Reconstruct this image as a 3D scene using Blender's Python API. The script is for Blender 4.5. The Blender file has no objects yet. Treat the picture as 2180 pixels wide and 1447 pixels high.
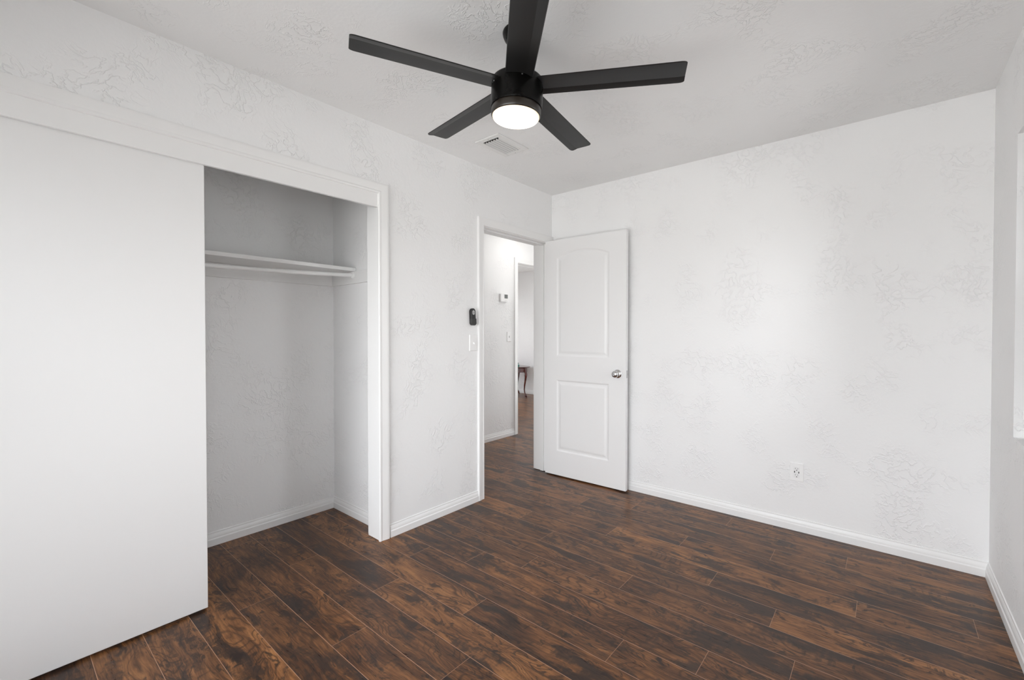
import bpy, math, random
from math import sin, cos, pi, radians
from mathutils import Vector, Matrix

random.seed(7)
scn = bpy.context.scene
COL = scn.collection

# ------------------------------------------------------------------ camera
IMG_W, IMG_H = 2180.0, 1447.0
F_PX = 943.3
cam_d = bpy.data.cameras.new('camera')
cam = bpy.data.objects.new('camera', cam_d)
COL.objects.link(cam)
cam_d.sensor_fit = 'HORIZONTAL'
cam_d.sensor_width = 36.0
cam_d.lens = F_PX / IMG_W * 36.0
cam_d.shift_y = (719.2 - IMG_H / 2) / IMG_W
cam_d.clip_start = 0.02
cam.location = (2.2723, -3.2368, 1.2337)
cam.rotation_euler = (radians(90 - 0.7634), 0, radians(40.205))
scn.camera = cam

# ------------------------------------------------------------------ world (overcast daylight outside the windows)
world = bpy.data.worlds.new('world')
scn.world = world
world.use_nodes = True
wn, wl = world.node_tree.nodes, world.node_tree.links
wn.clear()
w_out = wn.new('ShaderNodeOutputWorld')
w_bg = wn.new('ShaderNodeBackground')
w_tc = wn.new('ShaderNodeTexCoord')
w_sep = wn.new('ShaderNodeSeparateXYZ')
w_map = wn.new('ShaderNodeMapRange')
w_map.inputs['From Min'].default_value = -1
w_map.inputs['From Max'].default_value = 1
w_rmp = wn.new('ShaderNodeValToRGB')
e = w_rmp.color_ramp.elements
e[0].position = 0.0; e[0].color = (0.64, 0.64, 0.632, 1)
e[1].position = 1.0; e[1].color = (0.93, 0.98, 1.05, 1)
e2 = e.new(0.485); e2.color = (0.66, 0.66, 0.652, 1)
e3 = e.new(0.515); e3.color = (0.98, 1.0, 1.025, 1)
wl.new(w_tc.outputs['Generated'], w_sep.inputs[0])
wl.new(w_sep.outputs['Z'], w_map.inputs['Value'])
wl.new(w_map.outputs[0], w_rmp.inputs[0])
wl.new(w_rmp.outputs[0], w_bg.inputs['Color'])
w_bg.inputs['Strength'].default_value = 9.3
wl.new(w_bg.outputs[0], w_out.inputs[0])


def portal(name, loc, rot, sx, sy):
    d = bpy.data.lights.new(name, 'AREA')
    d.shape = 'RECTANGLE'; d.size = sx; d.size_y = sy
    d.cycles.is_portal = True
    o = bpy.data.objects.new(name, d); COL.objects.link(o)
    o.location = loc; o.rotation_euler = rot
    return o


# room dimensions (metres; corner behind the door is the origin)
H = 2.44
RW = 2.675            # right wall
FY = -4.00            # wall behind the camera
WT = 0.15
W1 = dict(y0=-1.05, y1=-0.512, z0=0.80, z1=2.043)     # right wall window
W2 = dict(x0=0.06, x1=2.50, z0=0.12, z1=2.03)         # window behind the camera
W5 = dict(y0=-3.66, y1=-2.92, z0=0.70, z1=1.85)     # unseen window added beside the camera to light sliding door and closet
W3 = dict(y0=0.10, y1=3.58, z0=0.06, z1=2.2)
W4 = dict(x0=-1.06, x1=-.20, z0=.08, z1=2.15)        # unseen window added at the hall end to brighten the hall
HEND = 2.6          # window of the far room
FX = -4.6             # far room end
portal('window_daylight_right', (RW + WT + .01, (W1['y0'] + W1['y1']) / 2, (W1['z0'] + W1['z1']) / 2), (0, radians(90), 0),
       W1['z1'] - W1['z0'], W1['y1'] - W1['y0'])
portal('added_daylight_side', (RW + WT + .01, (W5['y0'] + W5['y1']) / 2, (W5['z0'] + W5['z1']) / 2), (0, radians(90), 0),
       W5['z1'] - W5['z0'], W5['y1'] - W5['y0'])
portal('window_daylight_front', ((W2['x0'] + W2['x1']) / 2, FY - WT - .01, (W2['z0'] + W2['z1']) / 2), (radians(90), 0, 0),
       W2['x1'] - W2['x0'], W2['z1'] - W2['z0'])
portal('window_daylight_far', (FX - WT - .01, (W3['y0'] + W3['y1']) / 2, (W3['z0'] + W3['z1']) / 2), (0, radians(-90), 0),
       W3['z1'] - W3['z0'], W3['y1'] - W3['y0'])

portal('added_daylight_hall', ((W4['x0'] + W4['x1']) / 2, HEND + .11, (W4['z0'] + W4['z1']) / 2), (radians(-90), 0, 0),
       W4['x1'] - W4['x0'], W4['z1'] - W4['z0'])

vs = scn.view_settings
vs.view_transform = 'Standard'
vs.look = 'None'
vs.gamma = 1.0
vs.exposure = 0.0
vs.use_curve_mapping = False
scn.cycles.use_denoising = True
scn.cycles.max_bounces = 12
scn.cycles.diffuse_bounces = 8
scn.cycles.sample_clamp_indirect = 8.0
scn.cycles.caustics_reflective = False
scn.cycles.caustics_refractive = False


# ------------------------------------------------------------------ materials
def new_mat(name):
    m = bpy.data.materials.new(name); m.use_nodes = True
    nt = m.node_tree
    return m, nt.nodes, nt.links, nt.nodes['Principled BSDF']


def plain(name, col, rough=0.5, metal=0.0, spec=0.5, coat=0.0):
    m, n, l, b = new_mat(name)
    # fine procedural variation of the finish
    tc = n.new('ShaderNodeTexCoord'); nz = n.new('ShaderNodeTexNoise')
    nz.inputs['Scale'].default_value = 18; nz.inputs['Detail'].default_value = 4
    mr = n.new('ShaderNodeMapRange')
    mr.inputs['To Min'].default_value = max(0, rough - .04); mr.inputs['To Max'].default_value = min(1, rough + .04)
    l.new(tc.outputs['Object'], nz.inputs['Vector']); l.new(nz.outputs[0], mr.inputs['Value'])
    l.new(mr.outputs[0], b.inputs['Roughness'])
    b.inputs['Base Color'].default_value = (*col, 1)
    b.inputs['Metallic'].default_value = metal
    b.inputs['Specular IOR Level'].default_value = spec
    b.inputs['Coat Weight'].default_value = coat
    return m


def plaster(name, col, strength=0.35, scale=1.0):
    """hand trowelled skip texture: short ridges that come and go in patches"""
    m, n, l, b = new_mat(name)
    b.inputs['Base Color'].default_value = (*col, 1)
    b.inputs['Roughness'].default_value = 0.62
    b.inputs['Specular IOR Level'].default_value = 0.25
    tc = n.new('ShaderNodeTexCoord')
    warp = n.new('ShaderNodeTexNoise'); warp.inputs['Scale'].default_value = 5 * scale; warp.inputs['Detail'].default_value = 2
    add = n.new('ShaderNodeMixRGB'); add.blend_type = 'ADD'; add.inputs[0].default_value = 0.16
    l.new(tc.outputs['Object'], warp.inputs['Vector'])
    l.new(tc.outputs['Object'], add.inputs[1]); l.new(warp.outputs['Color'], add.inputs[2])
    n1 = n.new('ShaderNodeTexNoise'); n1.inputs['Scale'].default_value = 22 * scale
    n1.inputs['Detail'].default_value = 3; n1.inputs['Roughness'].default_value = .55
    l.new(add.outputs[0], n1.inputs['Vector'])
    sub = n.new('ShaderNodeMath'); sub.operation = 'SUBTRACT'; sub.inputs[1].default_value = 0.5
    ab = n.new('ShaderNodeMath'); ab.operation = 'ABSOLUTE'
    l.new(n1.outputs[0], sub.inputs[0]); l.new(sub.outputs[0], ab.inputs[0])
    rid = n.new('ShaderNodeMapRange'); rid.interpolation_type = 'SMOOTHSTEP'
    rid.inputs['From Min'].default_value = 0.0; rid.inputs['From Max'].default_value = 0.055
    rid.inputs['To Min'].default_value = 1; rid.inputs['To Max'].default_value = 0
    l.new(ab.outputs[0], rid.inputs['Value'])
    n2 = n.new('ShaderNodeTexNoise'); n2.inputs['Scale'].default_value = 3.6 * scale; n2.inputs['Detail'].default_value = 2
    l.new(tc.outputs['Object'], n2.inputs['Vector'])
    msk = n.new('ShaderNodeMapRange'); msk.interpolation_type = 'SMOOTHSTEP'
    msk.inputs['From Min'].default_value = 0.44; msk.inputs['From Max'].default_value = 0.64
    l.new(n2.outputs[0], msk.inputs['Value'])
    mul = n.new('ShaderNodeMath'); mul.operation = 'MULTIPLY'
    l.new(rid.outputs[0], mul.inputs[0]); l.new(msk.outputs[0], mul.inputs[1])
    n3 = n.new('ShaderNodeTexNoise'); n3.inputs['Scale'].default_value = 60 * scale; n3.inputs['Detail'].default_value = 2
    l.new(tc.outputs['Object'], n3.inputs['Vector'])
    n4 = n.new('ShaderNodeTexNoise'); n4.inputs['Scale'].default_value = 9 * scale; n4.inputs['Detail'].default_value = 3
    l.new(tc.outputs['Object'], n4.inputs['Vector'])
    s1 = n.new('ShaderNodeMath'); s1.operation = 'MULTIPLY_ADD'; s1.inputs[1].default_value = 0.25
    l.new(n3.outputs[0], s1.inputs[0]); l.new(mul.outputs[0], s1.inputs[2])
    s2 = n.new('ShaderNodeMath'); s2.operation = 'MULTIPLY_ADD'; s2.inputs[1].default_value = 0.7
    l.new(n4.outputs[0], s2.inputs[0]); l.new(s1.outputs[0], s2.inputs[2])
    bp = n.new('ShaderNodeBump'); bp.inputs['Strength'].default_value = strength; bp.inputs['Distance'].default_value = 0.004
    l.new(s2.outputs[0], bp.inputs['Height']); l.new(bp.outputs[0], b.inputs['Normal'])
    return m


WALL = plaster('wall_plaster', (0.87, 0.872, 0.872), 0.55)
CEIL = plaster('ceiling_plaster', (0.86, 0.862, 0.86), 0.5, 1.1)
TRIM = plain('white_trim_paint', (0.86, 0.86, 0.855), 0.35, spec=0.4)
DOORP = plain('white_door_paint', (0.85, 0.85, 0.85), 0.38, spec=0.4)
SLIDE = plain('white_sliding_door_paint', (0.84, 0.84, 0.838), 0.55, spec=0.3)
SHELFM = plain('white_shelf_paint', (0.82, 0.82, 0.815), 0.45, spec=0.4)
PLAST = plain('white_plastic', (0.89, 0.89, 0.887), 0.3)
PLASTD = plain('white_device_plastic', (0.86, 0.86, 0.857), 0.25)
SLOT = plain('dark_slot', (0.012, 0.012, 0.012), 0.6)
SLOTG = plain('grey_slot', (0.22, 0.22, 0.22), 0.6)
BLACK = plain('satin_black_metal', (0.003, 0.0028, 0.0026), 0.28, spec=0.16)
BLADE = plain('matte_black_blade', (0.0115, 0.0112, 0.011), 0.34, spec=0.38)
BRONZE = plain('dark_bronze_ring', (0.022, 0.017, 0.013), 0.3, spec=0.6)
BLKP = plain('black_plastic', (0.012, 0.012, 0.012), 0.35)
BLKP2 = plain('charcoal_plastic', (0.03, 0.03, 0.03), 0.45)
GREYP = plain('pale_grey_pad', (0.55, 0.55, 0.55), 0.4)
CHROME = plain('chrome', (0.72, 0.72, 0.72), 0.08, metal=1.0)
STEEL = plain('brushed_steel', (0.5, 0.5, 0.5), 0.3, metal=1.0)
VENTM = plain('white_vent_enamel', (0.80, 0.80, 0.79), 0.4)
DARKV = plain('vent_throat_shade', (0.02, 0.02, 0.02), 0.8)
LCD = plain('grey_display', (0.17, 0.18, 0.175), 0.2)
TEAL = plain('teal_glaze', (0.03, 0.17, 0.14), 0.2)
TEALD = plain('dark_teal_cap', (0.02, 0.09, 0.08), 0.3)
PALE = plain('pale_label', (0.75, 0.8, 0.78), 0.4)
VINYL = plain('white_window_vinyl', (0.85, 0.85, 0.85), 0.35)
RAWW = plain('dark_wood_edge', (0.05, 0.02, 0.012), 0.5)


def emit(name, col, strength):
    m, n, l, b = new_mat(name)
    b.inputs['Base Color'].default_value = (0.8, 0.8, 0.8, 1)
    b.inputs['Emission Color'].default_value = (*col, 1)
    b.inputs['Emission Strength'].default_value = strength
    return m


LENS = emit('lit_diffuser', (1.0, 0.86, 0.68), 7.0)
LENSR = emit('lit_diffuser_rim', (1.0, 0.70, 0.36), 1.3)
HALLL = emit('hall_lit_diffuser', (1.0, 0.98, 0.95), 22.0)


def glass_mat():
    m = bpy.data.materials.new('window_glass'); m.use_nodes = True
    n, l = m.node_tree.nodes, m.node_tree.links
    n.clear()
    o = n.new('ShaderNodeOutputMaterial'); mx = n.new('ShaderNodeMixShader')
    t = n.new('ShaderNodeBsdfTransparent'); g = n.new('ShaderNodeBsdfGlossy')
    g.inputs['Roughness'].default_value = 0.02
    fr = n.new('ShaderNodeFresnel'); fr.inputs['IOR'].default_value = 1.45
    l.new(fr.outputs[0], mx.inputs[0]); l.new(t.outputs[0], mx.inputs[1]); l.new(g.outputs[0], mx.inputs[2])
    l.new(mx.outputs[0], o.inputs[0])
    return m


GLASS = glass_mat()


def mahogany():
    m, n, l, b = new_mat('red_mahogany')
    tc = n.new('ShaderNodeTexCoord'); mp = n.new('ShaderNodeMapping'); mp.inputs['Scale'].default_value = (30, 30, 4)
    nz = n.new('ShaderNodeTexNoise'); nz.inputs['Scale'].default_value = 2; nz.inputs['Detail'].default_value = 4
    rp = n.new('ShaderNodeValToRGB')
    rp.color_ramp.elements[0].color = (0.05, 0.008, 0.006, 1); rp.color_ramp.elements[0].position = .3
    rp.color_ramp.elements[1].color = (0.15, 0.022, 0.015, 1); rp.color_ramp.elements[1].position = .75
    l.new(tc.outputs['Object'], mp.inputs[0]); l.new(mp.outputs[0], nz.inputs['Vector'])
    l.new(nz.outputs[0], rp.inputs[0]); l.new(rp.outputs[0], b.inputs['Base Color'])
    b.inputs['Roughness'].default_value = 0.16
    b.inputs['Coat Weight'].default_value = 0.6
    b.inputs['Coat Roughness'].default_value = 0.08
    return m


MAHOG = mahogany()

PLW, PLL = 0.155, 1.2


def wood_floor():
    m, n, l, b = new_mat('hickory_plank_laminate')
    uv = n.new('ShaderNodeUVMap'); uv.uv_map = 'plank'
    at = n.new('ShaderNodeAttribute'); at.attribute_name = 'rnd'
    sep = n.new('ShaderNodeSeparateXYZ'); l.new(uv.outputs[0], sep.inputs[0])
    U, V, R = sep.outputs['X'], sep.outputs['Y'], at.outputs['Fac']

    def math(op, a, c=None, d=None, clamp=False):
        x = n.new('ShaderNodeMath'); x.operation = op; x.use_clamp = clamp
        for i, q in enumerate((a, c, d)):
            if q is None: continue
            if isinstance(q, (int, float)): x.inputs[i].default_value = q
            else: l.new(q, x.inputs[i])
        return x.outputs[0]

    def comb(x, y, z):
        c = n.new('ShaderNodeCombineXYZ')
        for i, q in enumerate((x, y, z)):
            if isinstance(q, (int, float)): c.inputs[i].default_value = q
            else: l.new(q, c.inputs[i])
        return c.outputs[0]

    def noise(vec, scale=1, det=3, rough=.5, dist=0):
        x = n.new('ShaderNodeTexNoise'); x.inputs['Scale'].default_value = scale
        x.inputs['Detail'].default_value = det; x.inputs['Roughness'].default_value = rough
        x.inputs['Distortion'].default_value = dist
        l.new(vec, x.inputs['Vector']); return x.outputs[0]

    def mrange(v, a, c, lo=0, hi=1, smooth=True):
        x = n.new('ShaderNodeMapRange')
        if smooth: x.interpolation_type = 'SMOOTHSTEP'
        x.inputs['From Min'].default_value = a; x.inputs['From Max'].default_value = c
        x.inputs['To Min'].default_value = lo; x.inputs['To Max'].default_value = hi
        l.new(v, x.inputs['Value']); return x.outputs[0]

    def mix(f, a, c, mode='MIX'):
        x = n.new('ShaderNodeMixRGB'); x.blend_type = mode
        if isinstance(f, (int, float)): x.inputs[0].default_value = f
        else: l.new(f, x.inputs[0])
        for i, q in ((1, a), (2, c)):
            if isinstance(q, tuple): x.inputs[i].default_value = (*q, 1)
            else: l.new(q, x.inputs[i])
        return x.outputs[0]

    ro = math('MULTIPLY', R, 37.0)
    u2 = math('ADD', U, ro)
    # warp so that the grain flows round knots
    wa = noise(comb(math('MULTIPLY', u2, 3.6), math('MULTIPLY', V, 11.0), ro), 1, 2.5, .5)
    wc = math('SUBTRACT', wa, .5)
    vv = math('ADD', V, math('MULTIPLY', wc, 0.13))
    v3 = math('ADD', V, math('MULTIPLY', wc, 0.05))
    # cathedral figure: thin dark contour lines of a smooth field, strong on some boards
    fld = noise(comb(math('MULTIPLY', u2, 2.1), math('MULTIPLY', vv, 8.5), ro), 1, 1.2, .45, .25)
    cont = math('FRACT', math('MULTIPLY', fld, 21.0))
    band = mrange(math('ABSOLUTE', math('SUBTRACT', cont, .5)), 0.28, .5)
    fmask = mrange(noise(comb(math('MULTIPLY', u2, 1.7), math('MULTIPLY', V, 5.0), math('ADD', ro, 9.0)), 1, 1.5, .5), .42, .60)
    # straight grain streaks
    fine = noise(comb(math('MULTIPLY', u2, 13.0), math('MULTIPLY', v3, 230.0), ro), 1, 3, .6)
    mid = noise(comb(math('MULTIPLY', u2, 5.5), math('MULTIPLY', v3, 58.0), ro), 1, 7, .70, .25)
    cloud = noise(comb(math('MULTIPLY', u2, 3.2), math('MULTIPLY', vv, 12.0), math('ADD', ro, 4.0)), 1, 5, .62, .3)
    # smoky dark patches with ragged edges, and short dark scrape marks
    blot = noise(comb(math('MULTIPLY', u2, 3.0), math('MULTIPLY', vv, 11.0), math('ADD', ro, 2.0)), 1, 7, .66, .35)
    rip = noise(comb(math('MULTIPLY', u2, 75.0), math('MULTIPLY', v3, 26.0), ro), 1, 2, .5)
    sq = noise(comb(math('MULTIPLY', u2, 17.0), math('MULTIPLY', vv, 40.0), ro), 1, 5, .62, .9)
    tone = math('ADD', math('MULTIPLY', fine, .26), math('ADD', math('MULTIPLY', mid, .50), math('MULTIPLY', cloud, .40)))
    tone = math('ADD', tone, math('MULTIPLY', math('SUBTRACT', R, .5), .10))
    rp = n.new('ShaderNodeValToRGB'); l.new(tone, rp.inputs[0])
    el = rp.color_ramp.elements
    el[0].position = .42; el[0].color = (0.024, 0.0115, 0.0075, 1)
    el[1].position = .76; el[1].color = (0.42, 0.19, 0.068, 1)
    x = el.new(.50); x.color = (0.078, 0.032, 0.0145, 1)
    x = el.new(.585); x.color = (0.170, 0.072, 0.027, 1)
    x = el.new(.66); x.color = (0.275, 0.118, 0.042, 1)
    c0 = mix(math('MULTIPLY', math('MULTIPLY', band, fmask), .72), rp.outputs[0], (0.026, 0.012, 0.008))
    dk = math('ADD', blot, math('MULTIPLY', math('SUBTRACT', rip, .5), .10))
    dark = mrange(dk, .505, .60)
    c1 = mix(math('MULTIPLY', dark, .84), c0, (0.024, 0.0165, 0.0145))
    sm = mrange(noise(comb(math('MULTIPLY', u2, 2.4), math('MULTIPLY', V, 9.0), math('ADD', ro, 6.0)), 1, 2, .5), .42, .54)
    sq2 = mrange(sq, .545, .61)
    c2 = mix(math('MULTIPLY', math('MULTIPLY', sq2, sm), .78), c1, (0.018, 0.011, 0.009))
    wn_ = n.new('ShaderNodeTexWhiteNoise'); wn_.noise_dimensions = '1D'; l.new(R, wn_.inputs['W'])
    c3 = mix(math('MULTIPLY', wn_.outputs['Value'], .24), c2, (0.058, 0.036, 0.026))
    # bevelled joints, coloured a lighter tan
    d1 = math('MINIMUM', V, math('SUBTRACT', PLW, V)); d2 = math('MINIMUM', U, math('SUBTRACT', PLL, U))
    seam = math('MAXIMUM', mrange(d1, 0.0006, 0.0015, 1, 0), math('MULTIPLY', mrange(d2, 0.0005, 0.0012, 1, 0), .8))
    c4 = mix(math('MULTIPLY', seam, .9), c3, (0.46, 0.255, 0.155))
    l.new(c4, b.inputs['Base Color'])
    rr = math('ADD', .22, math('MULTIPLY', mid, .16))
    l.new(rr, b.inputs['Roughness'])
    b.inputs['Specular IOR Level'].default_value = 0.27
    hgt = math('ADD', math('MULTIPLY', fine, .35), math('ADD', math('MULTIPLY', mid, .6), math('MULTIPLY', seam, -1.2)))
    bp = n.new('ShaderNodeBump'); bp.inputs['Strength'].default_value = .22; bp.inputs['Distance'].default_value = .0012
    l.new(hgt, bp.inputs['Height']); l.new(bp.outputs[0], b.inputs['Normal'])
    return m


FLOORM = wood_floor()

# ------------------------------------------------------------------ mesh helpers
ORIGIN = {}


class MB:
    def __init__(self):
        self.v = []; self.f = []; self.mi = []

    def face(self, idx, mi=0):
        self.f.append(idx); self.mi.append(mi)

    def box(self, x0, x1, y0, y1, z0, z1, mi=0):
        i = len(self.v)
        self.v += [(x0, y0, z0), (x1, y0, z0), (x1, y1, z0), (x0, y1, z0), (x0, y0, z1), (x1, y0, z1), (x1, y1, z1), (x0, y1, z1)]
        for q in ((0, 3, 2, 1), (4, 5, 6, 7), (0, 1, 5, 4), (1, 2, 6, 5), (2, 3, 7, 6), (3, 0, 4, 7)):
            self.face([i + k for k in q], mi)
        return self

    def loft(self, rings, closed=True, caps=True, mi=0):
        """rings: equal-length lists of points"""
        base = len(self.v); m = len(rings[0])
        for r in rings: self.v += [tuple(p) for p in r]
        for a in range(len(rings) - 1):
            for k in range(m if closed else m - 1):
                k2 = (k + 1) % m
                self.face([base + a * m + k, base + a * m + k2, base + (a + 1) * m + k2, base + (a + 1) * m + k], mi)
        if caps and closed:
            self.face([base + k for k in range(m)][::-1], mi)
            self.face([base + (len(rings) - 1) * m + k for k in range(m)], mi)
        return self

    def lathe(self, prof, centre=(0, 0, 0), seg=48, M=None, mi=None, caps=True):
        """prof: list of (r, z)"""
        rings = []
        for r, z in prof:
            ring = []
            for k in range(seg):
                p = Vector((r * cos(2 * pi * k / seg), r * sin(2 * pi * k / seg), z))
                if M is not None: p = M @ p
                ring.append(tuple(p + Vector(centre)))
            rings.append(ring)
        base = len(self.v)
        for r in rings: self.v += r
        for a in range(len(rings) - 1):
            for k in range(seg):
                k2 = (k + 1) % seg
                self.face([base + a * seg + k, base + a * seg + k2, base + (a + 1) * seg + k2, base + (a + 1) * seg + k], 0 if mi is None else mi[a])
        if caps:
            self.face([base + k for k in range(seg)][::-1], 0 if mi is None else mi[0])
            self.face([base + (len(rings) - 1) * seg + k for k in range(seg)], 0 if mi is None else mi[-1])
        return self

    def tube(self, pts, rad, seg=16):
        """tube through points, rad: number or list"""
        P = [Vector(p) for p in pts]
        rad = rad if isinstance(rad, (list, tuple)) else [rad] * len(P)
        rings = []
        up = Vector((0, 0, 1))
        for i, p in enumerate(P):
            t = (P[min(i + 1, len(P) - 1)] - P[max(i - 1, 0)]).normalized()
            a = t.cross(up)
            if a.length < 1e-3: a = t.cross(Vector((1, 0, 0)))
            a.normalize(); bb = t.cross(a).normalized()
            if i and a.dot(pa) < 0: a = -a; bb = -bb
            pa = a
            rings.append([p + (a * cos(2 * pi * k / seg) + bb * sin(2 * pi * k / seg)) * rad[i] for k in range(seg)])
        return self.loft(rings)

    def build(self, name, mats, parent=None, smooth=False, bevel=0.0, angle=35):
        o0 = Vector((0, 0, 0))
        if parent is not None: o0 = ORIGIN[parent.name]
        me = bpy.data.meshes.new(name)
        me.from_pydata([tuple(Vector(p) - o0) for p in self.v], [], self.f)
        mats = mats if isinstance(mats, (list, tuple)) else [mats]
        for m in mats: me.materials.append(m)
        for p, i in zip(me.polygons, self.mi): p.material_index = i
        import bmesh
        bm = bmesh.new(); bm.from_mesh(me)
        bmesh.ops.recalc_face_normals(bm, faces=bm.faces[:])
        bm.to_mesh(me); bm.free()
        o = bpy.data.objects.new(name, me); COL.objects.link(o)
        if parent is not None:
            o.parent = parent
        ORIGIN[o.name] = o0
        if bevel > 0:
            md = o.modifiers.new('bevel', 'BEVEL'); md.width = bevel; md.segments = 2; md.limit_method = 'ANGLE'
            md.angle_limit = radians(40)
        if smooth or bevel > 0:
            for p in me.polygons: p.use_smooth = True
            try: me.set_sharp_from_angle(angle=radians(angle))
            except Exception: pass
        return o


def tag(o, label, cat, kind=None, group=None):
    o['label'] = label; o['category'] = cat
    if kind: o['kind'] = kind
    if group: o['group'] = group
    return o


def thing(name, label, cat, loc, kind=None, group=None):
    o = bpy.data.objects.new(name, None); COL.objects.link(o)
    o.location = loc; o.empty_display_size = .05
    ORIGIN[o.name] = Vector(loc)
    return tag(o, label, cat, kind, group)


# ------------------------------------------------------------------ floor of individual planks (one mesh)
def build_floor():
    joints = {0: .868, 1: .415, 2: 1.075, 3: .618, 4: .09, 5: .74, 6: 1.17, 7: 1.17 + .55, 8: .33, -1: .278, -2: .557, -3: .82, -4: .10,
              -5: .708, -6: .42, -7: .98, -8: .167, -9: .60, -10: .92, -11: .30}
    x0, x1 = FX - .1, RW + .1
    v = []; f = []; uvs = []; rn = []
    rng = random.Random(21)
    for r in range(-37, 16):
        ya = -1.757 - (r + 1) * PLW; yb = ya + PLW
        j = joints.get(r, rng.random() * PLL) % PLL
        k = math.floor((x0 - j) / PLL)
        while j + k * PLL < x1:
            a = j + k * PLL; bnd = a + PLL
            ca, cb = max(a, x0), min(bnd, x1)
            i = len(v)
            v += [(ca, ya, 0), (cb, ya, 0), (cb, yb, 0), (ca, yb, 0)]
            f.append((i, i + 1, i + 2, i + 3))
            uvs += [(ca - a, 0), (cb - a, 0), (cb - a, PLW), (ca - a, PLW)]
            rn.append(rng.random())
            k += 1
    me = bpy.data.meshes.new('floor'); me.from_pydata(v, [], f)
    uvl = me.uv_layers.new(name='plank')
    for p in me.polygons:
        for li in p.loop_indices:
            uvl.data[li].uv = uvs[me.loops[li].vertex_index]
    a = me.attributes.new('rnd', 'FLOAT', 'FACE')
    for i, q in enumerate(rn): a.data[i].value = q
    me.materials.append(FLOORM)
    o = bpy.data.objects.new('floor', me); COL.objects.link(o)
    tag(o, 'dark brown hickory plank laminate floor with tan joints', 'floor', 'structure')


build_floor()

# ------------------------------------------------------------------ shell
DJ = (-.871, -.060)      # door jamb faces
DH = 2.008               # door head
CJ = (-3.72, -1.757)     # closet jamb faces
CH = 2.045
HX = -1.14               # hall far wall face
HT = .12
OJ = (.905, 1.665)       # opening in the hall wall
OH = 2.062
CBX = -.695              # closet back wall face
CSY = -1.668             # closet side wall face


def struct(name, mb, mat, label, cat, **k):
    return tag(mb.build(name, mat, **k), label, cat, 'structure')


m = MB()
m.box(-.12, 0, FY - .1, CJ[0] - .018, 0, H)
m.box(-.12, 0, CJ[0] - .018, CJ[1] + .018, CH + .018, H)
m.box(-.15, 0, CJ[1] + .018, DJ[0] - .018, 0, H)
m.box(-.15, 0, DJ[0] - .018, DJ[1] + .018, DH + .018, H)
m.box(-.15, 0, DJ[1] + .018, 0.0, 0, H)
struct('wall_left', m, WALL, 'white textured wall with the closet and the doorway', 'wall')
m = MB(); m.box(-.15, RW + WT, 0, .12, 0, H)
struct('wall_back', m, WALL, 'white textured wall behind the open door, with the outlet', 'wall')
m = MB()
m.box(RW, RW + WT, FY - WT, W5['y0'], 0, H); m.box(RW, RW + WT, W5['y1'], W1['y0'], 0, H)
m.box(RW, RW + WT, W5['y0'], W5['y1'], 0, W5['z0']); m.box(RW, RW + WT, W5['y0'], W5['y1'], W5['z1'], H)
m.box(RW, RW + WT, W1['y1'], 0, 0, H)
m.box(RW, RW + WT, W1['y0'], W1['y1'], 0, W1['z0']); m.box(RW, RW + WT, W1['y0'], W1['y1'], W1['z1'], H)
struct('wall_right', m, WALL, 'white textured wall with the bright window at the picture edge', 'wall')
m = MB()
m.box(-.12, W2['x0'], FY - WT, FY, 0, H); m.box(W2['x1'], RW, FY - WT, FY, 0, H)
m.box(W2['x0'], W2['x1'], FY - WT, FY, 0, W2['z0']); m.box(W2['x0'], W2['x1'], FY - WT, FY, W2['z1'], H)
struct('wall_front', m, WALL, 'white wall with a window, behind the camera', 'wall')
m = MB(); m.box(FX - .2, RW + WT, FY - WT, 4.0, H, H + .1)
struct('ceiling', m, CEIL, 'white textured ceiling above the fan', 'ceiling')
m = MB(); m.box(CBX - .1, CBX, FY - .1, CSY + .1, 0, H)
struct('wall_closet_back', m, WALL, 'grey shaded textured wall at the back of the closet', 'wall')
m = MB(); m.box(CBX, -.12, CSY, CSY + .1, 0, H)
struct('wall_closet_side', m, WALL, 'short white side wall inside the closet, beside the casing', 'wall')
m = MB(); m.box(CBX, -.12, FY - .1, CJ[0] - .1, 0, H)
struct('wall_closet_end', m, WALL, 'closet end wall hidden behind the sliding door', 'wall')
m = MB(); m.box(HX - HT, HX, CSY + .1 - .1, OJ[0] - .018, 0, H)
m.box(HX - HT, HX, OJ[0] - .018, OJ[1] + .018, OH + .018, H); m.box(HX - HT, HX, OJ[1] + .018, HEND, 0, H)
struct('wall_hall', m, WALL, 'white textured hall wall with the thermostat, seen through the doorway', 'wall')
m = MB(); m.box(-.15, -.03, .12, HEND, 0, H)
struct('wall_hall_near', m, WALL, 'hall wall behind the bedroom corner', 'wall')
m = MB(); m.box(HX - HT, W4['x0'], HEND, HEND + .1, 0, H); m.box(W4['x1'], -.03, HEND, HEND + .1, 0, H)
m.box(W4['x0'], W4['x1'], HEND, HEND + .1, 0, W4['z0']); m.box(W4['x0'], W4['x1'], HEND, HEND + .1, W4['z1'], H)
struct('wall_hall_end', m, WALL, 'end wall of the hall', 'wall')
m = MB(); m.box(HX - HT, CBX - .1, CSY - .1, CSY, 0, H)
struct('wall_hall_start', m, WALL, 'other end wall of the hall', 'wall')
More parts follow.
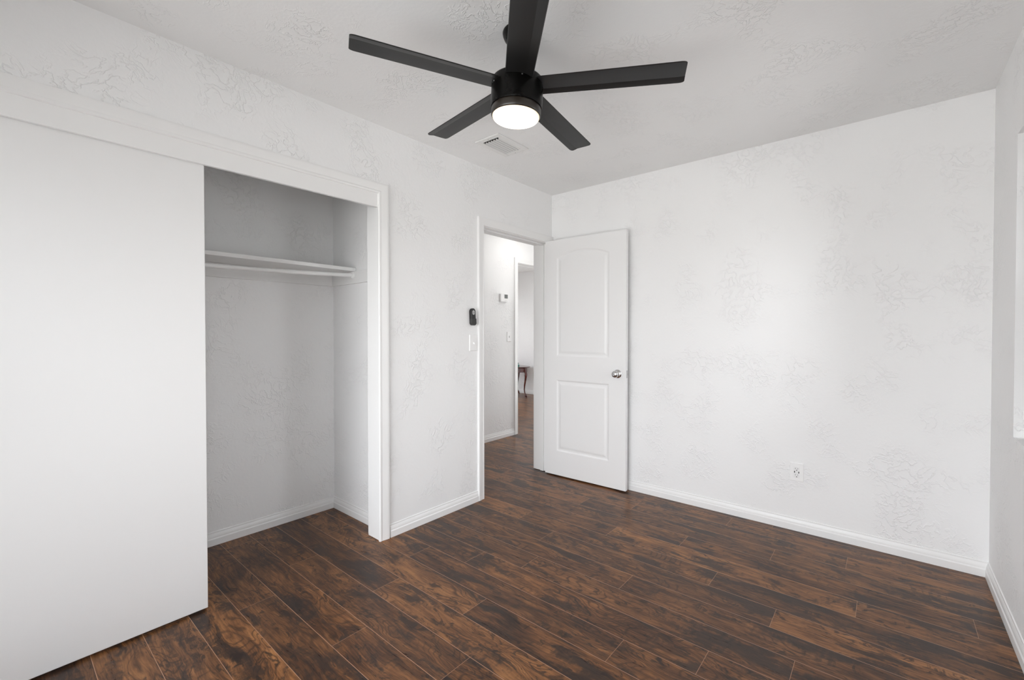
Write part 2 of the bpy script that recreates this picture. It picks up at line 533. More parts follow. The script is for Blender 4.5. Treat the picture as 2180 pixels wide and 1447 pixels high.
# far room
m = MB(); m.box(FX - WT, HX, 3.73, 3.85, 0, H)
struct('wall_far_room', m, WALL, 'bright white wall behind the red wood table, beyond the hall', 'wall')
m = MB()
m.box(FX - WT, FX, -.6, W3['y0'], 0, H); m.box(FX - WT, FX, W3['y1'], 3.73, 0, H)
m.box(FX - WT, FX, W3['y0'], W3['y1'], 0, W3['z0']); m.box(FX - WT, FX, W3['y0'], W3['y1'], W3['z1'], H)
struct('wall_far_room_window', m, WALL, 'window wall of the room beyond the hall', 'wall')
m = MB(); m.box(FX - WT, HX - HT, -.72, -.6, 0, H)
struct('wall_far_room_end', m, WALL, 'rear wall of the room beyond the hall', 'wall')
m = MB(); m.box(HX - HT, HX, HEND + .1, 3.73, 0, H); m.box(HX - HT, HX, CSY - .1, CSY, 0, H)
struct('wall_far_room_side', m, WALL, 'side wall of the room beyond the hall', 'wall')


# baseboards -----------------------------------------------------------------
BPROF = [(0, 0), (.014, 0), (.014, .037), (.0105, .043), (.0105, .050), (.008, .060), (.0045, .068), (.0045, .075), (0, .077)]


def base_run(mb, p0, p1, nrm):
    """profile swept from p0 to p1 along the wall; nrm points into the room"""
    rings = []
    for p in (p0, p1):
        rings.append([(p[0] + nrm[0] * t, p[1] + nrm[1] * t, z + .001) for t, z in BPROF])
    mb.loft(rings)


def baseboard(name, runs, label):
    mb = MB()
    for r in runs: base_run(mb, *r)
    return struct(name, mb, TRIM, label, 'baseboard', smooth=True, angle=20)


baseboard('baseboard_back', [((.0, 0), (RW, 0), (0, -1))], 'white baseboard along the wall under the outlet')
baseboard('baseboard_left', [((0, CJ[1] + .068), (0, DJ[0] - .065), (1, 0))], 'short white baseboard between closet and doorway')
baseboard('baseboard_right', [((RW, FY), (RW, 0), (-1, 0))], 'white baseboard under the window wall at the picture edge')
baseboard('baseboard_front', [((0, FY), (RW, FY), (0, 1))], 'white baseboard behind the camera')
baseboard('baseboard_closet', [((CBX, CJ[0] - .1), (CBX, CSY), (1, 0)), ((CBX, CSY), (-.12, CSY), (0, -1))],
          'white baseboard round the inside of the closet')
baseboard('baseboard_hall', [((HX, CSY), (HX, OJ[0] - .07), (1, 0))], 'white baseboard along the hall wall under the thermostat')
baseboard('baseboard_far_room', [((FX, 3.73), (HX - HT, 3.73), (0, -1))], 'white baseboard behind the red wood table')

# casings ---------------------------------------------------------------------
CPROF = [(0, 0), (0, .008), (.003, .012), (.008, .0135), (.013, .0125), (.016, .0115), (.046, .0165), (.055, .0175), (.0585, .0165), (.060, .013), (.060, 0)]


def casing(mb, axis_x, sgn, ya, yb, zt, wl=.060, wr=.060):
    """three mitred legs round an opening in a plane x = axis_x; ya<yb inner edges, zt inner head"""
    rings = [[], [], [], []]
    for w, t in CPROF:
        x = axis_x + sgn * t
        a = ya - w * wl / .06; c = yb + w * wr / .06
        rings[0].append((x, a, .002)); rings[1].append((x, a, zt + w)); rings[2].append((x, c, zt + w)); rings[3].append((x, c, .002))
    mb.loft(rings)


m = MB(); casing(m, 0, 1, CJ[0] - .008, CJ[1] - .006, CH - .004, .064, .066)
struct('trim_1', m, TRIM, 'white casing framing the closet opening', 'trim', smooth=True, angle=25)
m = MB(); casing(m, 0, 1, DJ[0] - .005, DJ[1] + .005, DH + .005, .062, .053)
struct('trim_2', m, TRIM, 'white casing framing the bedroom doorway', 'trim', smooth=True, angle=25)
m = MB(); casing(m, -.15, -1, DJ[0] - .003, DJ[1] + .003, DH + .003)
struct('trim_3', m, TRIM, 'white casing on the hall side of the doorway', 'trim', smooth=True, angle=25)
m = MB(); casing(m, HX, 1, OJ[0] - .005, OJ[1] + .005, OH + .005, .064, .064)
struct('trim_4', m, TRIM, 'white casing of the opening across the hall', 'trim', smooth=True, angle=25)


def jamb(mb, xa, xb, ya, yb, zh, t=.018):
    mb.box(xa, xb, ya - t, ya, .003, zh + t); mb.box(xa, xb, yb, yb + t, .003, zh + t); mb.box(xa, xb, ya, yb, zh, zh + t)


m = MB(); jamb(m, -.15, 0.0, DJ[0], DJ[1], DH)
m.box(-.078, -.040, DJ[0], DJ[0] + .011, .003, DH); m.box(-.078, -.040, DJ[1] - .011, DJ[1], .003, DH)
m.box(-.078, -.040, DJ[0] + .011, DJ[1] - .011, DH - .011, DH)
dj = struct('trim_5', m, TRIM, 'white jamb and stop lining the bedroom doorway', 'trim', bevel=.0015)
m = MB(); m.box(-.034, -.004, DJ[0], DJ[0] + .0015, .895, .952)
sp = m.build('strike_plate', STEEL, dj, bevel=.0005)
sp['label'] = 'dark metal strike plate'
m = MB(); m.box(-.024, -.012, DJ[0] + .0012, DJ[0] + .0018, .912, .936)
m.build('latch_hole', SLOT, sp)
m = MB(); jamb(m, -.12, 0.0, CJ[0], CJ[1], CH)
struct('trim_6', m, TRIM, 'white jamb boards lining the closet opening', 'trim', bevel=.0015)
m = MB(); jamb(m, HX - HT, HX, OJ[0], OJ[1], OH)
m.box(HX - .08, HX - .045, OJ[0] , OJ[0] + .011, .003, OH); m.box(HX - .08, HX - .045, OJ[0] + .011, OJ[1], OH - .011, OH)
struct('trim_7', m, TRIM, 'white jamb of the opening across the hall', 'trim', bevel=.0015)
m = MB(); m.box(-.017, 0.001, CJ[0] + .002, CJ[1] - .004, 1.962, CH - .001)
struct('trim_8', m, TRIM, 'white fascia board above the sliding closet door', 'trim', bevel=.002)
m = MB(); m.box(-.112, -.02, CJ[0] + .002, CJ[1] - .004, CH - .022, CH - .002)
struct('trim_9', m, STEEL, 'sliding door track behind the fascia', 'trim')

# ------------------------------------------------------------------ windows
def window(name, label, axis, face, out, a0, a1, z0, z1):
    """axis 'x': wall plane x=face, spans y; axis 'y': wall plane y=face, spans x. out = direction outside (+1/-1)"""
    mid = (a0 + a1) / 2
    loc = (face + out * .10, mid, z0) if axis == 'x' else (mid, face + out * .10, z0)
    t = thing(name, label, 'window', loc, 'structure')

    def bx(mb, d0, d1, s0, s1, q0, q1):
        d0, d1 = sorted((face + out * d0, face + out * d1))
        if axis == 'x': mb.box(d0, d1, s0, s1, q0, q1)
        else: mb.box(s0, s1, d0, d1, q0, q1)
    fr = MB(); w = .045
    bx(fr, .085, .14, a0, a0 + w, z0, z1); bx(fr, .085, .14, a1 - w, a1, z0, z1)
    bx(fr, .085, .14, a0 + w, a1 - w, z0, z0 + w); bx(fr, .085, .14, a0 + w, a1 - w, z1 - w, z1)
    fr.build('window_frame', VINYL, t, bevel=.003)
    zm = (z0 + z1) / 2
    for nm, q0, q1, d in (('lower_sash', z0 + w, zm + .02, .095), ('upper_sash', zm - .02, z1 - w, .115)):
        sm = MB(); s = .035
        bx(sm, d, d + .018, a0 + w, a0 + w + s, q0, q1); bx(sm, d, d + .018, a1 - w - s, a1 - w, q0, q1)
        bx(sm, d, d + .018, a0 + w + s, a1 - w - s, q0, q0 + s); bx(sm, d, d + .018, a0 + w + s, a1 - w - s, q1 - s, q1)
        so = sm.build(nm, VINYL, t, bevel=.002)
        g = MB(); bx(g, d + .007, d + .011, a0 + w + s, a1 - w - s, q0 + s, q1 - s)
        g.build('pane', GLASS, so)
    return t


window('window_1', 'white framed window in the wall at the picture edge', 'x', RW, 1, W1['y0'], W1['y1'], W1['z0'], W1['z1'])
window('added_window_5', 'unseen white framed window added beside the camera for light', 'x', RW, 1, W5['y0'], W5['y1'], W5['z0'], W5['z1'])
window('window_2', 'white framed window behind the camera', 'y', FY, -1, W2['x0'], W2['x1'], W2['z0'], W2['z1'])
window('added_window_4', 'unseen white framed window added at the end of the hall for light', 'y', HEND - .05, 1, W4['x0'], W4['x1'], W4['z0'], W4['z1'])
window('window_3', 'white framed window of the room beyond the hall', 'x', FX, -1, W3['y0'], W3['y1'], W3['z0'], W3['z1'])

# ------------------------------------------------------------------ sliding closet door
m = MB(); m.box(-.056, -.022, CJ[0] + .004, -2.616, .010, 2.018)
d2 = struct('door_2', m, SLIDE, 'flat white sliding closet door standing half open', 'door', bevel=.002)


# ------------------------------------------------------------------ open bedroom door with two moulded panels
def smooth01(x):
    x = max(0, min(1, x)); return x * x * (3 - 2 * x)


def panel_depth(d):
    """d: distance inside the outline; returns recess depth (m)"""
    if d <= 0: return 0.0
    if d < .011: return .0065 * smooth01(d / .011)
    if d < .019: return .0065
    if d < .044: return .0065 - .0050 * smooth01((d - .019) / .025)
    return .0015


def door_panels(w0):
    """signed inside distance for the arch-top upper and square lower panels, u measured from the hinge"""
    u0, u1 = .118, .606
    zl0, zl1 = .218, .826
    zu0, zu1 = 1.030, 1.862
    sag = .055
    half = (u1 - u0) / 2; Rr = (half * half + sag * sag) / (2 * sag)
    uc = (u0 + u1) / 2; zc = zu1 + sag - Rr

    def dist(u, z):
        d1 = min(u - u0, u1 - u, z - zl0, zl1 - z)
        d2 = min(u - u0, u1 - u, z - zu0, Rr - math.hypot(u - uc, z - zc)) if z > zu0 - .05 else -1
        return max(d1, d2)
    return dist


def build_door():
    Wd, Ht, T = .748, 2.006, .034
    hx, hy = .004, -.070           # back edge line at the hinge (pivot side)
    ang = radians(1.1)             # opened a touch past square
    z0 = .011
    loc = (hx, hy, z0)
    t = thing('door_1', 'white two panel bedroom door standing open against the back wall', 'door', loc, 'structure')
    ux = Vector((cos(ang), sin(ang), 0)); nv = Vector((sin(ang), -cos(ang), 0))     # nv towards the camera side
    O = Vector(loc)

    def P(u, v, z): return O + ux * u + nv * v + Vector((0, 0, z))
    dist = door_panels(Wd)
    us = [0.0]; st = .004
    n = int(Wd / st)
    us = [Wd * i / n for i in range(n + 1)]
    nz = int(Ht / st)
    zs = [Ht * i / nz for i in range(nz + 1)]
    mb = MB()
    W_ = len(us)
    front = []
    for z in zs:
        for u in us:
            mb.v.append(tuple(P(u, T - panel_depth(dist(u, z + z0)), z)))
    for j in range(len(zs) - 1):
        for i in range(W_ - 1):
            a = j * W_ + i
            mb.face([a, a + 1, a + 1 + W_, a + W_])
    # rim and back (the back shows the same moulding, simplified to its two recessed fields)
    bi = len(mb.v)
    mb.v += [tuple(P(0, 0, 0)), tuple(P(Wd, 0, 0)), tuple(P(Wd, 0, Ht)), tuple(P(0, 0, Ht))]
    L = len(zs) - 1
    mb.face([bi, bi + 1, bi + 2, bi + 3])
    mb.face([i for i in range(W_)][::-1] + [bi, bi + 1])
    mb.face([L * W_ + i for i in range(W_)] + [bi + 2, bi + 3])
    mb.face([j * W_ for j in range(L + 1)] + [bi + 3, bi])
    mb.face([j * W_ + W_ - 1 for j in range(L + 1)][::-1] + [bi + 1, bi + 2])
    mb.build('door_leaf', DOORP, t, smooth=True, angle=38)
    # knob set
    kz = .910 - z0; ku = Wd - .069
    for side, nm in ((1, 'knob'), (-1, 'knob')):
        M = Matrix((ux, Vector((0, 0, 1)), nv * side)).transposed()
        c = P(ku, T if side > 0 else 0, kz)
        rose = MB().lathe([(.0005, .0), (.0335, 0), (.0335, .002), (.031, .0055), (.024, .009), (.014, .0115), (.0125, .013)], c, 40, M)
        ro = rose.build('knob_rose', CHROME, t, smooth=True)
        ro['label'] = 'round chrome rose'
        kb = MB().lathe([(.0115, .010), (.0105, .020), (.0115, .024), (.019, .029), (.0255, .036), (.0275, .043), (.0265, .050), (.021, .056), (.012, .0595),
                         (.0004, .0605)], c, 40, M)
        ko = kb.build(nm, CHROME, t, smooth=True)
        ko['label'] = 'round chrome knob'
        if side > 0:
            kk = MB().lathe([(.0003, .0600), (.006, .0600), (.006, .0618), (.0003, .0618)], c, 20, M)
            kk.build('lock_button', STEEL, ko, smooth=True)
    lp = MB()
    pts = [(.0105, kz - .029), (.0235, kz - .029), (.0235, kz + .029), (.0105, kz + .029)]
    lp.loft([[P(Wd + .0002, v, z) for v, z in pts], [P(Wd + .0018, v, z) for v, z in pts]])
    lo = lp.build('latch_plate', STEEL, t)
    lo['label'] = 'steel latch plate on the door edge'
    lb = MB()
    pb = [(.012, kz - .007), (.022, kz - .007), (.022, kz + .007), (.012, kz + .007)]
    pt_ = [(.0185, kz - .007), (.022, kz - .007), (.022, kz + .007), (.0185, kz + .007)]
    lb.loft([[P(Wd + .0018, v, z) for v, z in pb], [P(Wd + .010, v, z) for v, z in pt_]])
    lb.build('latch_bolt', CHROME, lo)
    for hz in (.19, 1.0, 1.80):
        h = MB()
        h.lathe([(.0003, -.044), (.0052, -.044), (.0052, .044), (.0003, .044)], P(-.004, T * .0 - .002, hz), 14)
        c0 = P(-.001, .002, hz)
        q = [(.003, hz - .044), (T - .004, hz - .044), (T - .004, hz + .044), (.003, hz + .044)]
        h.loft([[P(-.0002, v, z) for v, z in q], [P(-.0022, v, z) for v, z in q]])
        h.build('hinge', TRIM, t)
    return t


build_door()

# ------------------------------------------------------------------ closet shelf and rod
CL0 = CJ[0] - .1
t = thing('closet_shelf', 'white painted board shelf on cleats inside the closet', 'shelf', (CBX, CSY, 1.552))
m = MB(); m.box(CBX + .001, -.395, CL0 + .002, CSY - .002, 1.6325, 1.6545)
m.build('shelf_board', SHELFM, t, bevel=.0015)
m = MB(); m.box(CBX, CBX + .018, CL0 + .02, CSY - .001, 1.552, 1.632)
m.build('cleat', SHELFM, t, bevel=.0015)
m = MB(); m.box(CBX + .0185, -.1205, CSY - .018, CSY, 1.552, 1.632)
m.build('cleat', SHELFM, t, bevel=.0015)
m = MB(); m.box(CBX + .0185, -.1205, CL0, CL0 + .018, 1.552, 1.632)
m.build('cleat', SHELFM, t, bevel=.0015)
RX, RZ = -.405, 1.6065
t = thing('closet_rod', 'white round hanging rod, sagging slightly under the closet shelf', 'closet rod', (RX, CSY - .02, RZ))
ya, yb = CSY - .024, CL0 + .024
ym = (ya + yb) / 2
m = MB(); m.tube([(RX, ya + (yb - ya) * i / 24, RZ - .030 * (1 - ((ya + (yb - ya) * i / 24 - ym) / (ya - ym)) ** 2)) for i in range(25)], .0125, 20)
m.build('pole', SHELFM, t, smooth=True)
for yy, s in ((CSY - .0182, -1), (CL0 + .0182, 1)):
    M = Matrix(((1, 0, 0), (0, 0, s), (0, 1, 0)))
    m = MB().lathe([(.0005, 0), (.022, 0), (.022, .004), (.0175, .008), (.0165, .016), (.0135, .016), (.0135, .006), (.0005, .006)], (RX, yy, RZ), 28, M)
    m.build('rod_socket', SHELFM, t, smooth=True)

# ------------------------------------------------------------------ ceiling fan
FC = Vector((1.1268, -1.8483, 2.2196))     # blade plane centre
TX, TY = -.0359, -.0341                    # it hangs slightly out of level
nrm = Vector((-TX, -TY, 1)).normalized()
rot = Vector((0, 0, 1)).rotation_difference(nrm).to_matrix()
ball = FC + nrm * .165
fan = thing('ceiling_fan', 'black five blade ceiling fan with a lit round lamp', 'ceiling fan', (ball.x, ball.y, H))
m = MB().lathe([(.0005, 0), (.066, 0), (.0675, -.004), (.066, -.014), (.060, -.028), (.048, -.042), (.034, -.052), (.020, -.056), (.0005, -.056)],
               (ball.x, ball.y, H - .0005), 48)
m.build('mount_canopy', BLACK, fan, smooth=True)
m = MB().lathe([(.0005, -.13), (.0125, -.13), (.0125, .01), (.0005, .01)], ball, 24, rot)
m.build('downrod', BLACK, fan, smooth=True)
m = MB().lathe([(.0005, .046), (.019, .046), (.021, .040), (.026, .034), (.060, .030), (.094, .028), (.1015, .025), (.1045, .019), (.1045, -.080), (.1025, -.086), (.0005, -.086)],
               FC, 72, rot)
hs = m.build('motor_housing', BLACK, fan, smooth=True, angle=50)
for a in (radians(248), radians(320), radians(176)):
    c = FC + rot @ Vector((.1046 * cos(a), .1046 * sin(a), -.004))
    d = rot @ Vector((cos(a), sin(a), 0)); s_ = rot @ Vector((-sin(a), cos(a), 0)); u_ = rot @ Vector((0, 0, 1))
    M = Matrix((s_, u_, d)).transposed()
    MB().lathe([(.0003, 0), (.0028, 0), (.0022, .0012), (.0003, .0014)], c, 12, M).build('screw', STEEL, hs, smooth=True)
m = MB().lathe([(.0005, -.0865), (.0985, -.0865), (.0995, -.089), (.1005, -.092), (.1005, -.114), (.0975, -.1185), (.0950, -.1190), (.0950, -.112), (.0005, -.112)], FC, 72, rot)
m.build('light_ring', BRONZE, fan, smooth=True, angle=50)
m = MB().lathe([(.0005, -.1125), (.0945, -.1125), (.0945, -.1200), (.0935, -.1232), (.0900, -.1262), (.070, -.1300), (.040, -.1325), (.0005, -.1330)],
               FC, 72, rot, mi=[0, 1, 1, 1, 0, 0, 0])
lens = m.build('lamp_diffuser', [LENS, LENSR], fan, smooth=True, angle=60)
lens['label'] = 'glowing white round diffuser'


def blade(k):
    a = radians(241.87) + k * 2 * pi / 5
    pitch = radians(-3.2)
    d = Vector((cos(a), sin(a), 0)); nn = Vector((-sin(a), cos(a), 0))
    r0, r1 = .094, .6385
    mb = MB()

    def hw(r):
        return .0545 + (.0592 - .0545) * (r - r0) / (r1 - r0)
    stations = [(r0, 1.0), (r0 + .02, 1.0), (.2, 1), (.3, 1), (.4, 1), (.5, 1), (.57, 1), (.610, 1.0), (.6185, 1), (.6255, .985), (.6315, .955), (.6355, .91), (.6380, .85), (.6385, .79)]
    th = .0055
    rings = []
    for r, s in stations:
        h = hw(r)
        wl = -h * s if s >= 1 else -h * s
        wr = h * s
        ring_b = []; ring_t = []
        # cross-section: flat field with one edge folded upwards in a shallow facet, softened edges
        ws = [-1.0, -.985, -.955, -.6, -.2, .2, .42, .44, .46, .75, .955, .985, 1.0]
        for w in ws:
            x = (wl + wr) / 2 + (wr - wl) / 2 * w
            xf = w * h
            zf = 0.0 if w < .50 else -(xf - .50 * h) * .0
            zb = zf
            if w > .44: zb = .003 - (w - .44) / .56 * .0060
            else: zb = .003
            e_ = th * .5 * (1 if abs(w) < .95 else (.75 if abs(w) < .975 else .35 if abs(w) < .99 else .06))
            ring_b.append((x, zb - e_)); ring_t.append((x, zb + e_))
        ring = ring_b + ring_t[::-1]
        pts = []
        for x, z in ring:
            loc = d * r + nn * (x * cos(pitch) - z * sin(pitch) * 1) + Vector((0, 0, x * sin(pitch) + z * cos(pitch)))
            pts.append(FC + rot @ loc)
        rings.append(pts)
    mb.loft(rings)
    return mb.build('blade', BLADE, fan, smooth=True, angle=9)


for k in range(5): blade(k)

# ------------------------------------------------------------------ ceiling vent
VX0, VX1, VY0, VY1 = .268, .468, -1.232, -.932
t = thing('ceiling_vent', 'white louvred air vent on the ceiling beyond the fan lamp', 'vent', ((VX0 + VX1) / 2, (VY0 + VY1) / 2, H))
m = MB(); b_ = .036; zt = H - .009
for x0, x1, y0, y1 in ((VX0, VX0 + b_, VY0, VY1), (VX1 - b_, VX1, VY0, VY1), (VX0 + b_, VX1 - b_, VY0, VY0 + b_), (VX0 + b_, VX1 - b_, VY1 - b_, VY1)):
    m.box(x0, x1, y0, y1, zt, H - .0005)
m.build('frame', VENTM, t, bevel=.003)
m = MB(); m.box(VX0 + b_ - .002, VX1 - b_ + .002, VY0 + b_ - .002, VY1 - b_ + .002, H - .0022, H - .0006)  # flat near-black sheet stands in for the shade behind the slats
m.build('throat_shade', DARKV, t)
nsl = 6
for i in range(nsl):
    xc = VX0 + b_ + (i + .5) * (VX1 - VX0 - 2 * b_) / nsl
    m = MB(); s = .0094
    # slat leaning so that its face is turned towards the middle of the room
    a0 = (xc + .0066, H - .0030); a1 = (xc + .0002, H - .0112)
    ring = [(a0[0], a0[1]), (a1[0], a1[1]), (a1[0] - .0008, a1[1] + .0010), (a0[0] - .0008, a0[1] + .0010)]
    m.loft([[(x, VY0 + b_ + .016, z) for x, z in ring], [(x, VY1 - b_ - .001, z) for x, z in ring]])
    m.build('slat', VENTM, t)
for yy in (VY0 + .018, VY1 - .018):
    MB().lathe([(.0003, 0), (.0035, 0), (.0025, -.0018), (.0003, -.002)], ((VX0 + VX1) / 2, yy, zt), 12).build('screw', STEEL, t, smooth=True)

# ------------------------------------------------------------------ outlet, switches
def plate_on(name, label, cat, origin, ex, en, w, h, d=.0065):
    """wall plate; ex = horizontal unit vector, en = outward normal"""
    t = thing(name, label, cat, origin)
    ex, en = Vector(ex), Vector(en); O = Vector(origin); ez = Vector((0, 0, 1))

    def blk(x0, x1, z0, z1, d0, d1, chamfer=0.0):
        mb = MB()
        r0 = [O + ex * x + ez * z + en * d0 for x, z in ((x0, z0), (x1, z0), (x1, z1), (x0, z1))]
        c = chamfer
        r1 = [O + ex * x + ez * z + en * (d1 - c) for x, z in ((x0, z0), (x1, z0), (x1, z1), (x0, z1))]
        r2 = [O + ex * x + ez * z + en * d1 for x, z in ((x0 + c, z0 + c), (x1 - c, z0 + c), (x1 - c, z1 - c), (x0 + c, z1 - c))]
        mb.loft([r0, r1, r2] if c > 0 else [r0, r2])
        return mb
    blk(-w / 2, w / 2, -h / 2, h / 2, .0005, d, .003).build('plate', PLAST, t)
    return t, blk


t, blk = plate_on('power_outlet', 'white wall outlet with charging ports, low on the back wall', 'outlet', (1.854, 0, .365), (1, 0, 0), (0, -1, 0), .072, .114)
blk(-.0170, .0170, -.034, .034, .0053, .0072, .0008).build('receptacle', PLASTD, t)
for x, z, w, h, mt, nm in ((-.0063, .0225, .0026, .0072, SLOTG, 'blade_slot'), (.0063, .0225, .0026, .0072, SLOTG, 'blade_slot'), (0, .0118, .0052, .0046, SLOT, 'ground_hole'),
                           (-.0110, .0005, .0048, .0112, SLOT, 'charging_port'), (.0110, -.0005, .0048, .0112, SLOT, 'charging_port'),
                           (-.0063, -.0165, .0026, .0072, SLOTG, 'blade_slot'), (.0063, -.0165, .0026, .0072, SLOTG, 'blade_slot'), (0, -.0285, .0052, .0046, SLOT, 'ground_hole')):
    blk(x - w / 2, x + w / 2, z - h / 2, z + h / 2, .0068, .0074).build(nm, mt, t)
for z in (.049, -.049):
    blk(-.002, .002, z - .002, z + .002, .0050, .0062, .0006).build('screw', PLASTD, t)

t, blk = plate_on('light_switch', 'white toggle light switch beside the bedroom doorway, below the remote', 'light switch', (0, -.983, 1.157), (0, 1, 0), (1, 0, 0), .076, .117)
blk(-.0055, .0055, -.0125, .0125, .0052, .0066, .0006).build('toggle_frame', PLASTD, t)
mb = MB(); O = Vector((0, -.983, 1.157))
r = []
for zc, d0, hw_, hh in ((.000, .006, .0045, .009), (-.004, .012, .0042, .006), (-.0085, .019, .0035, .0038)):
    r.append([O + Vector((d0, sx * hw_, zc + sz * hh)) for sx, sz in ((-1, -1), (1, -1), (1, 1), (-1, 1))])
mb.loft(r); mb.build('toggle', PLAST, t)
for z in (.030, -.030):
    blk(-.0022, .0022, z - .0022, z + .0022, .0050, .0062, .0006).build('screw', PLASTD, t)

t, blk = plate_on('light_switch', 'small white switch on the hall wall below the thermostat', 'light switch', (HX, .742, 1.178), (0, 1, 0), (1, 0, 0), .074, .114)
blk(-.006, .006, -.0125, .0125, .0052, .0066, .0006).build('toggle_frame', PLASTD, t)
blk(-.0035, .0045, -.011, .011, .0062, .0074).build('toggle', SLOTG, t)

# ------------------------------------------------------------------ fan remote in its wall holder
def rounded_outline(w0, w1, h, n=10):
    """egg-like vertical outline: half-width w0 at top, w1 at the bottom, total height h"""
    pts = []
    for i in range(n + 1):
        a = pi * i / n
        pts.append((w0 * cos(a), h / 2 - w0 + w0 * sin(a) * 1.0))
    for i in range(n + 1):
        a = pi + pi * i / n
        pts.append((w1 * cos(a), -h / 2 + w1 * .75 + w1 * .75 * sin(a)))
    return pts


RO = Vector((0, -.998, 1.341))
tl = radians(4)


def rem_pt(x, z, d):
    return RO + Vector((d, x * cos(tl) + z * sin(-tl) * -1 * -1, z * cos(tl) + x * sin(tl)))


def slab(outl, d0, d1, c):
    mb = MB(); rings = []
    for d, s in ((d0, 1), (d1 - c, 1), (d1 - c * .35, 1 - c * .35 / .022), (d1, 1 - c / .022)):
        rings.append([rem_pt(x * s, z * (1 - (1 - s) * .4), d) for x, z in outl])
    mb.loft(rings); return mb


t = thing('remote_holder', 'black wall holder carrying the fan remote', 'remote holder', tuple(RO))
lowo = [(x * .99, z) for x, z in rounded_outline(.0215, .0235, .118)]
slab(lowo, .0005, .004, .001).build('back_plate', BLKP, t, smooth=True)
body = [(x, z + .006) for x, z in rounded_outline(.0215, .0205, .112)]


def lower_half(hw, hb, zt, n=18):
    """open outline running down the left side, round the bottom and up the right side"""
    pts = [(-hw, zt), (-hw, zt * .5 - .02)]
    for i in range(n + 1):
        a = pi + pi * i / n
        pts.append((hw * cos(a), -.0430 + hb * sin(a)))
    return pts + [(hw, zt * .5 - .02), (hw, zt)]


m = MB()
po = lower_half(.0232, .0172, -.012); pi_ = lower_half(.0218, .0150, -.012)
ringset = []
for (xo, zo), (xi, zi) in zip(po, pi_):
    ringset.append([rem_pt(xo, zo, .0042), rem_pt(xo, zo, .0250), rem_pt(xo * .97, zo, .0260), rem_pt(xi, zi, .0260), rem_pt(xi, zi, .0042)])
m.loft(ringset)
i0 = len(m.v)
m.loft([[rem_pt(x, z, d) for x, z in pi_] for d in (.0246, .0258)])
m.build('pocket', BLKP2, t, smooth=True)
t = thing('fan_remote', 'black fan remote with round pale button pad, in its wall holder', 'remote', tuple(RO + Vector((.005, 0, 0))))
slab(body, .0044, .0240, .0026).build('remote_body', BLKP, t, smooth=True)
padc = (-0.0005, .032)
def disc(cx, cz, rx, rz, d0, d1, n=24):
    mb = MB()
    mb.loft([[rem_pt(cx + rx * cos(2 * pi * i / n), cz + rz * sin(2 * pi * i / n), d) for i in range(n)] for d in (d0, d1)])
    return mb
pad = disc(padc[0], padc[1], .0122, .0165, .0236, .0247).build('button_pad', GREYP, t, smooth=True)
pad['label'] = 'pale grey round button pad'
for dx, dz in ((0, .0105), (0, -.0105), (-.0072, 0), (.0072, 0), (0, 0)):
    disc(padc[0] + dx, padc[1] + dz, .0026, .0022, .0244, .0253, 12).build('button', BLKP2, pad)

# ------------------------------------------------------------------ thermostat in the hall
t = thing('thermostat', 'white thermostat with grey display on the hall wall', 'thermostat', (HX, .634, 1.585))
m = MB(); m.box(HX + .0005, HX + .028, .572, .697, 1.585, 1.678)
m.build('housing', PLAST, t, bevel=.004)
m = MB(); m.box(HX + .0275, HX + .0288, .632, .690, 1.624, 1.669)
m.build('display', LCD, t)
for i in range(2):
    m = MB(); m.box(HX + .0275, HX + .0295, .642 + i * .024, .654 + i * .024, 1.598, 1.607)
    m.build('button', PLASTD, t)

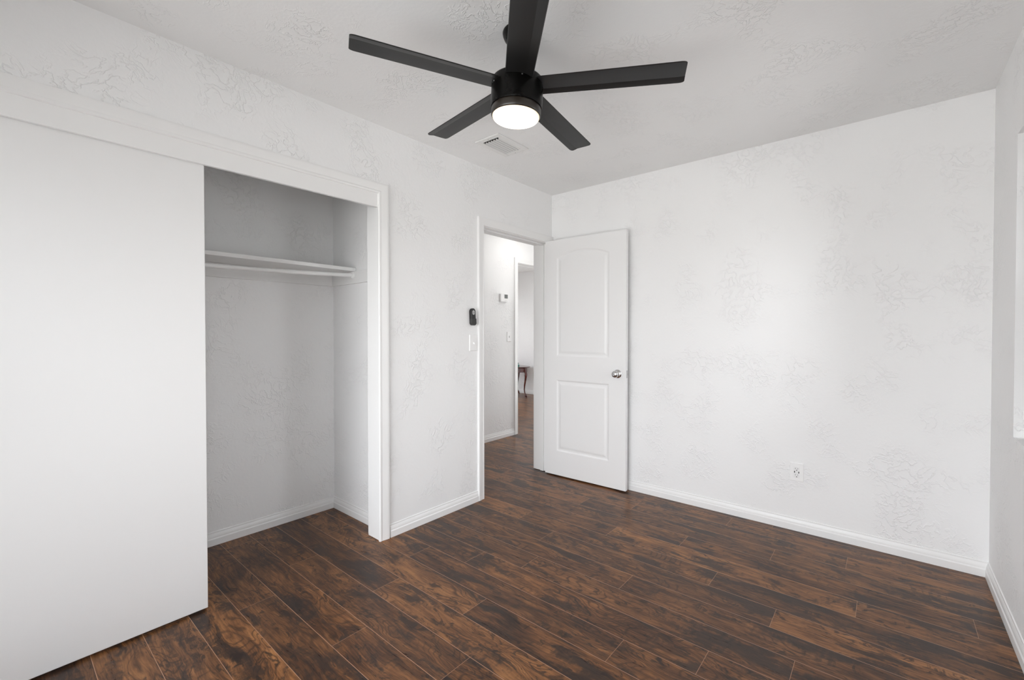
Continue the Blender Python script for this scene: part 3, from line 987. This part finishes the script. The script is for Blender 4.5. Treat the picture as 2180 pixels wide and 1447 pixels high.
# ------------------------------------------------------------------ red wood table and bottle in the far room
TC = Vector((-3.385, 3.375, 0)); TH = .572
t = thing('side_table', 'red mahogany side table with curved legs, beyond the hall', 'table', tuple(TC))
def oval(a, b2, z, n=56):
    return [(TC.x + a * cos(2 * pi * i / n), TC.y + b2 * sin(2 * pi * i / n), z) for i in range(n)]
m = MB().loft([oval(.440, .305, TH - .022), oval(.452, .317, TH - .018), oval(.458, .322, TH - .010), oval(.455, .320, TH - .003), oval(.446, .312, TH)])
m.build('tabletop', MAHOG, t, smooth=True, angle=50)
m = MB().loft([oval(.400, .275, TH - .105), oval(.400, .275, TH - .022)])
m.build('apron', MAHOG, t, smooth=True)
for sx, sy in ((1, 0), (-1, 0), (0, 1), (0, -1)):
    dv = Vector((sx, sy, 0)); r0 = .395 if sx else .265
    prof = [(.0, TH - .024, .024), (.002, TH - .06, .026), (.012, TH - .11, .028), (.020, TH - .155, .027), (.016, TH - .21, .022), (.003, TH - .28, .018),
            (-.012, TH - .36, .015), (-.018, TH - .43, .013), (-.010, TH - .49, .0125), (.008, TH - .525, .014), (.022, .030, .019), (.024, .012, .021), (.022, .001, .016)]
    m = MB().tube([TC + dv * (r0 + o_) + Vector((0, 0, z)) for o_, z, r in prof], [r for o_, z, r in prof], 14)
    m.build('leg', MAHOG, t, smooth=True, angle=70)
BP = Vector((-3.105, 3.30, TH))
t = thing('bottle', 'small teal bottle standing on the red table', 'bottle', tuple(BP))
MB().lathe([(.0005, .0005), (.024, .0005), (.027, .004), (.027, .030), (.024, .040), (.018, .046), (.0005, .046)], BP, 24).build('bottle_body', TEAL, t, smooth=True)
MB().lathe([(.0005, .046), (.017, .046), (.017, .058), (.0005, .058)], BP, 24).build('neck_band', PALE, t, smooth=True)
MB().lathe([(.0005, .058), (.018, .058), (.018, .070), (.015, .074), (.0005, .074)], BP, 24).build('cap', TEALD, t, smooth=True)

# ------------------------------------------------------------------ hall ceiling lamp
t = thing('ceiling_light', 'round flush ceiling light in the hall', 'ceiling light', (-.62, .75, H))
MB().lathe([(.0005, 0), (.14, 0), (.14, -.015), (.0005, -.015)], (-.62, .75, H - .0005), 40).build('light_base', VENTM, t, smooth=True)
MB().lathe([(.0005, -.015), (.130, -.015), (.122, -.040), (.09, -.060), (.045, -.070), (.0005, -.073)], (-.62, .75, H - .0005), 40).build('dome_diffuser', HALLL, t, smooth=True)
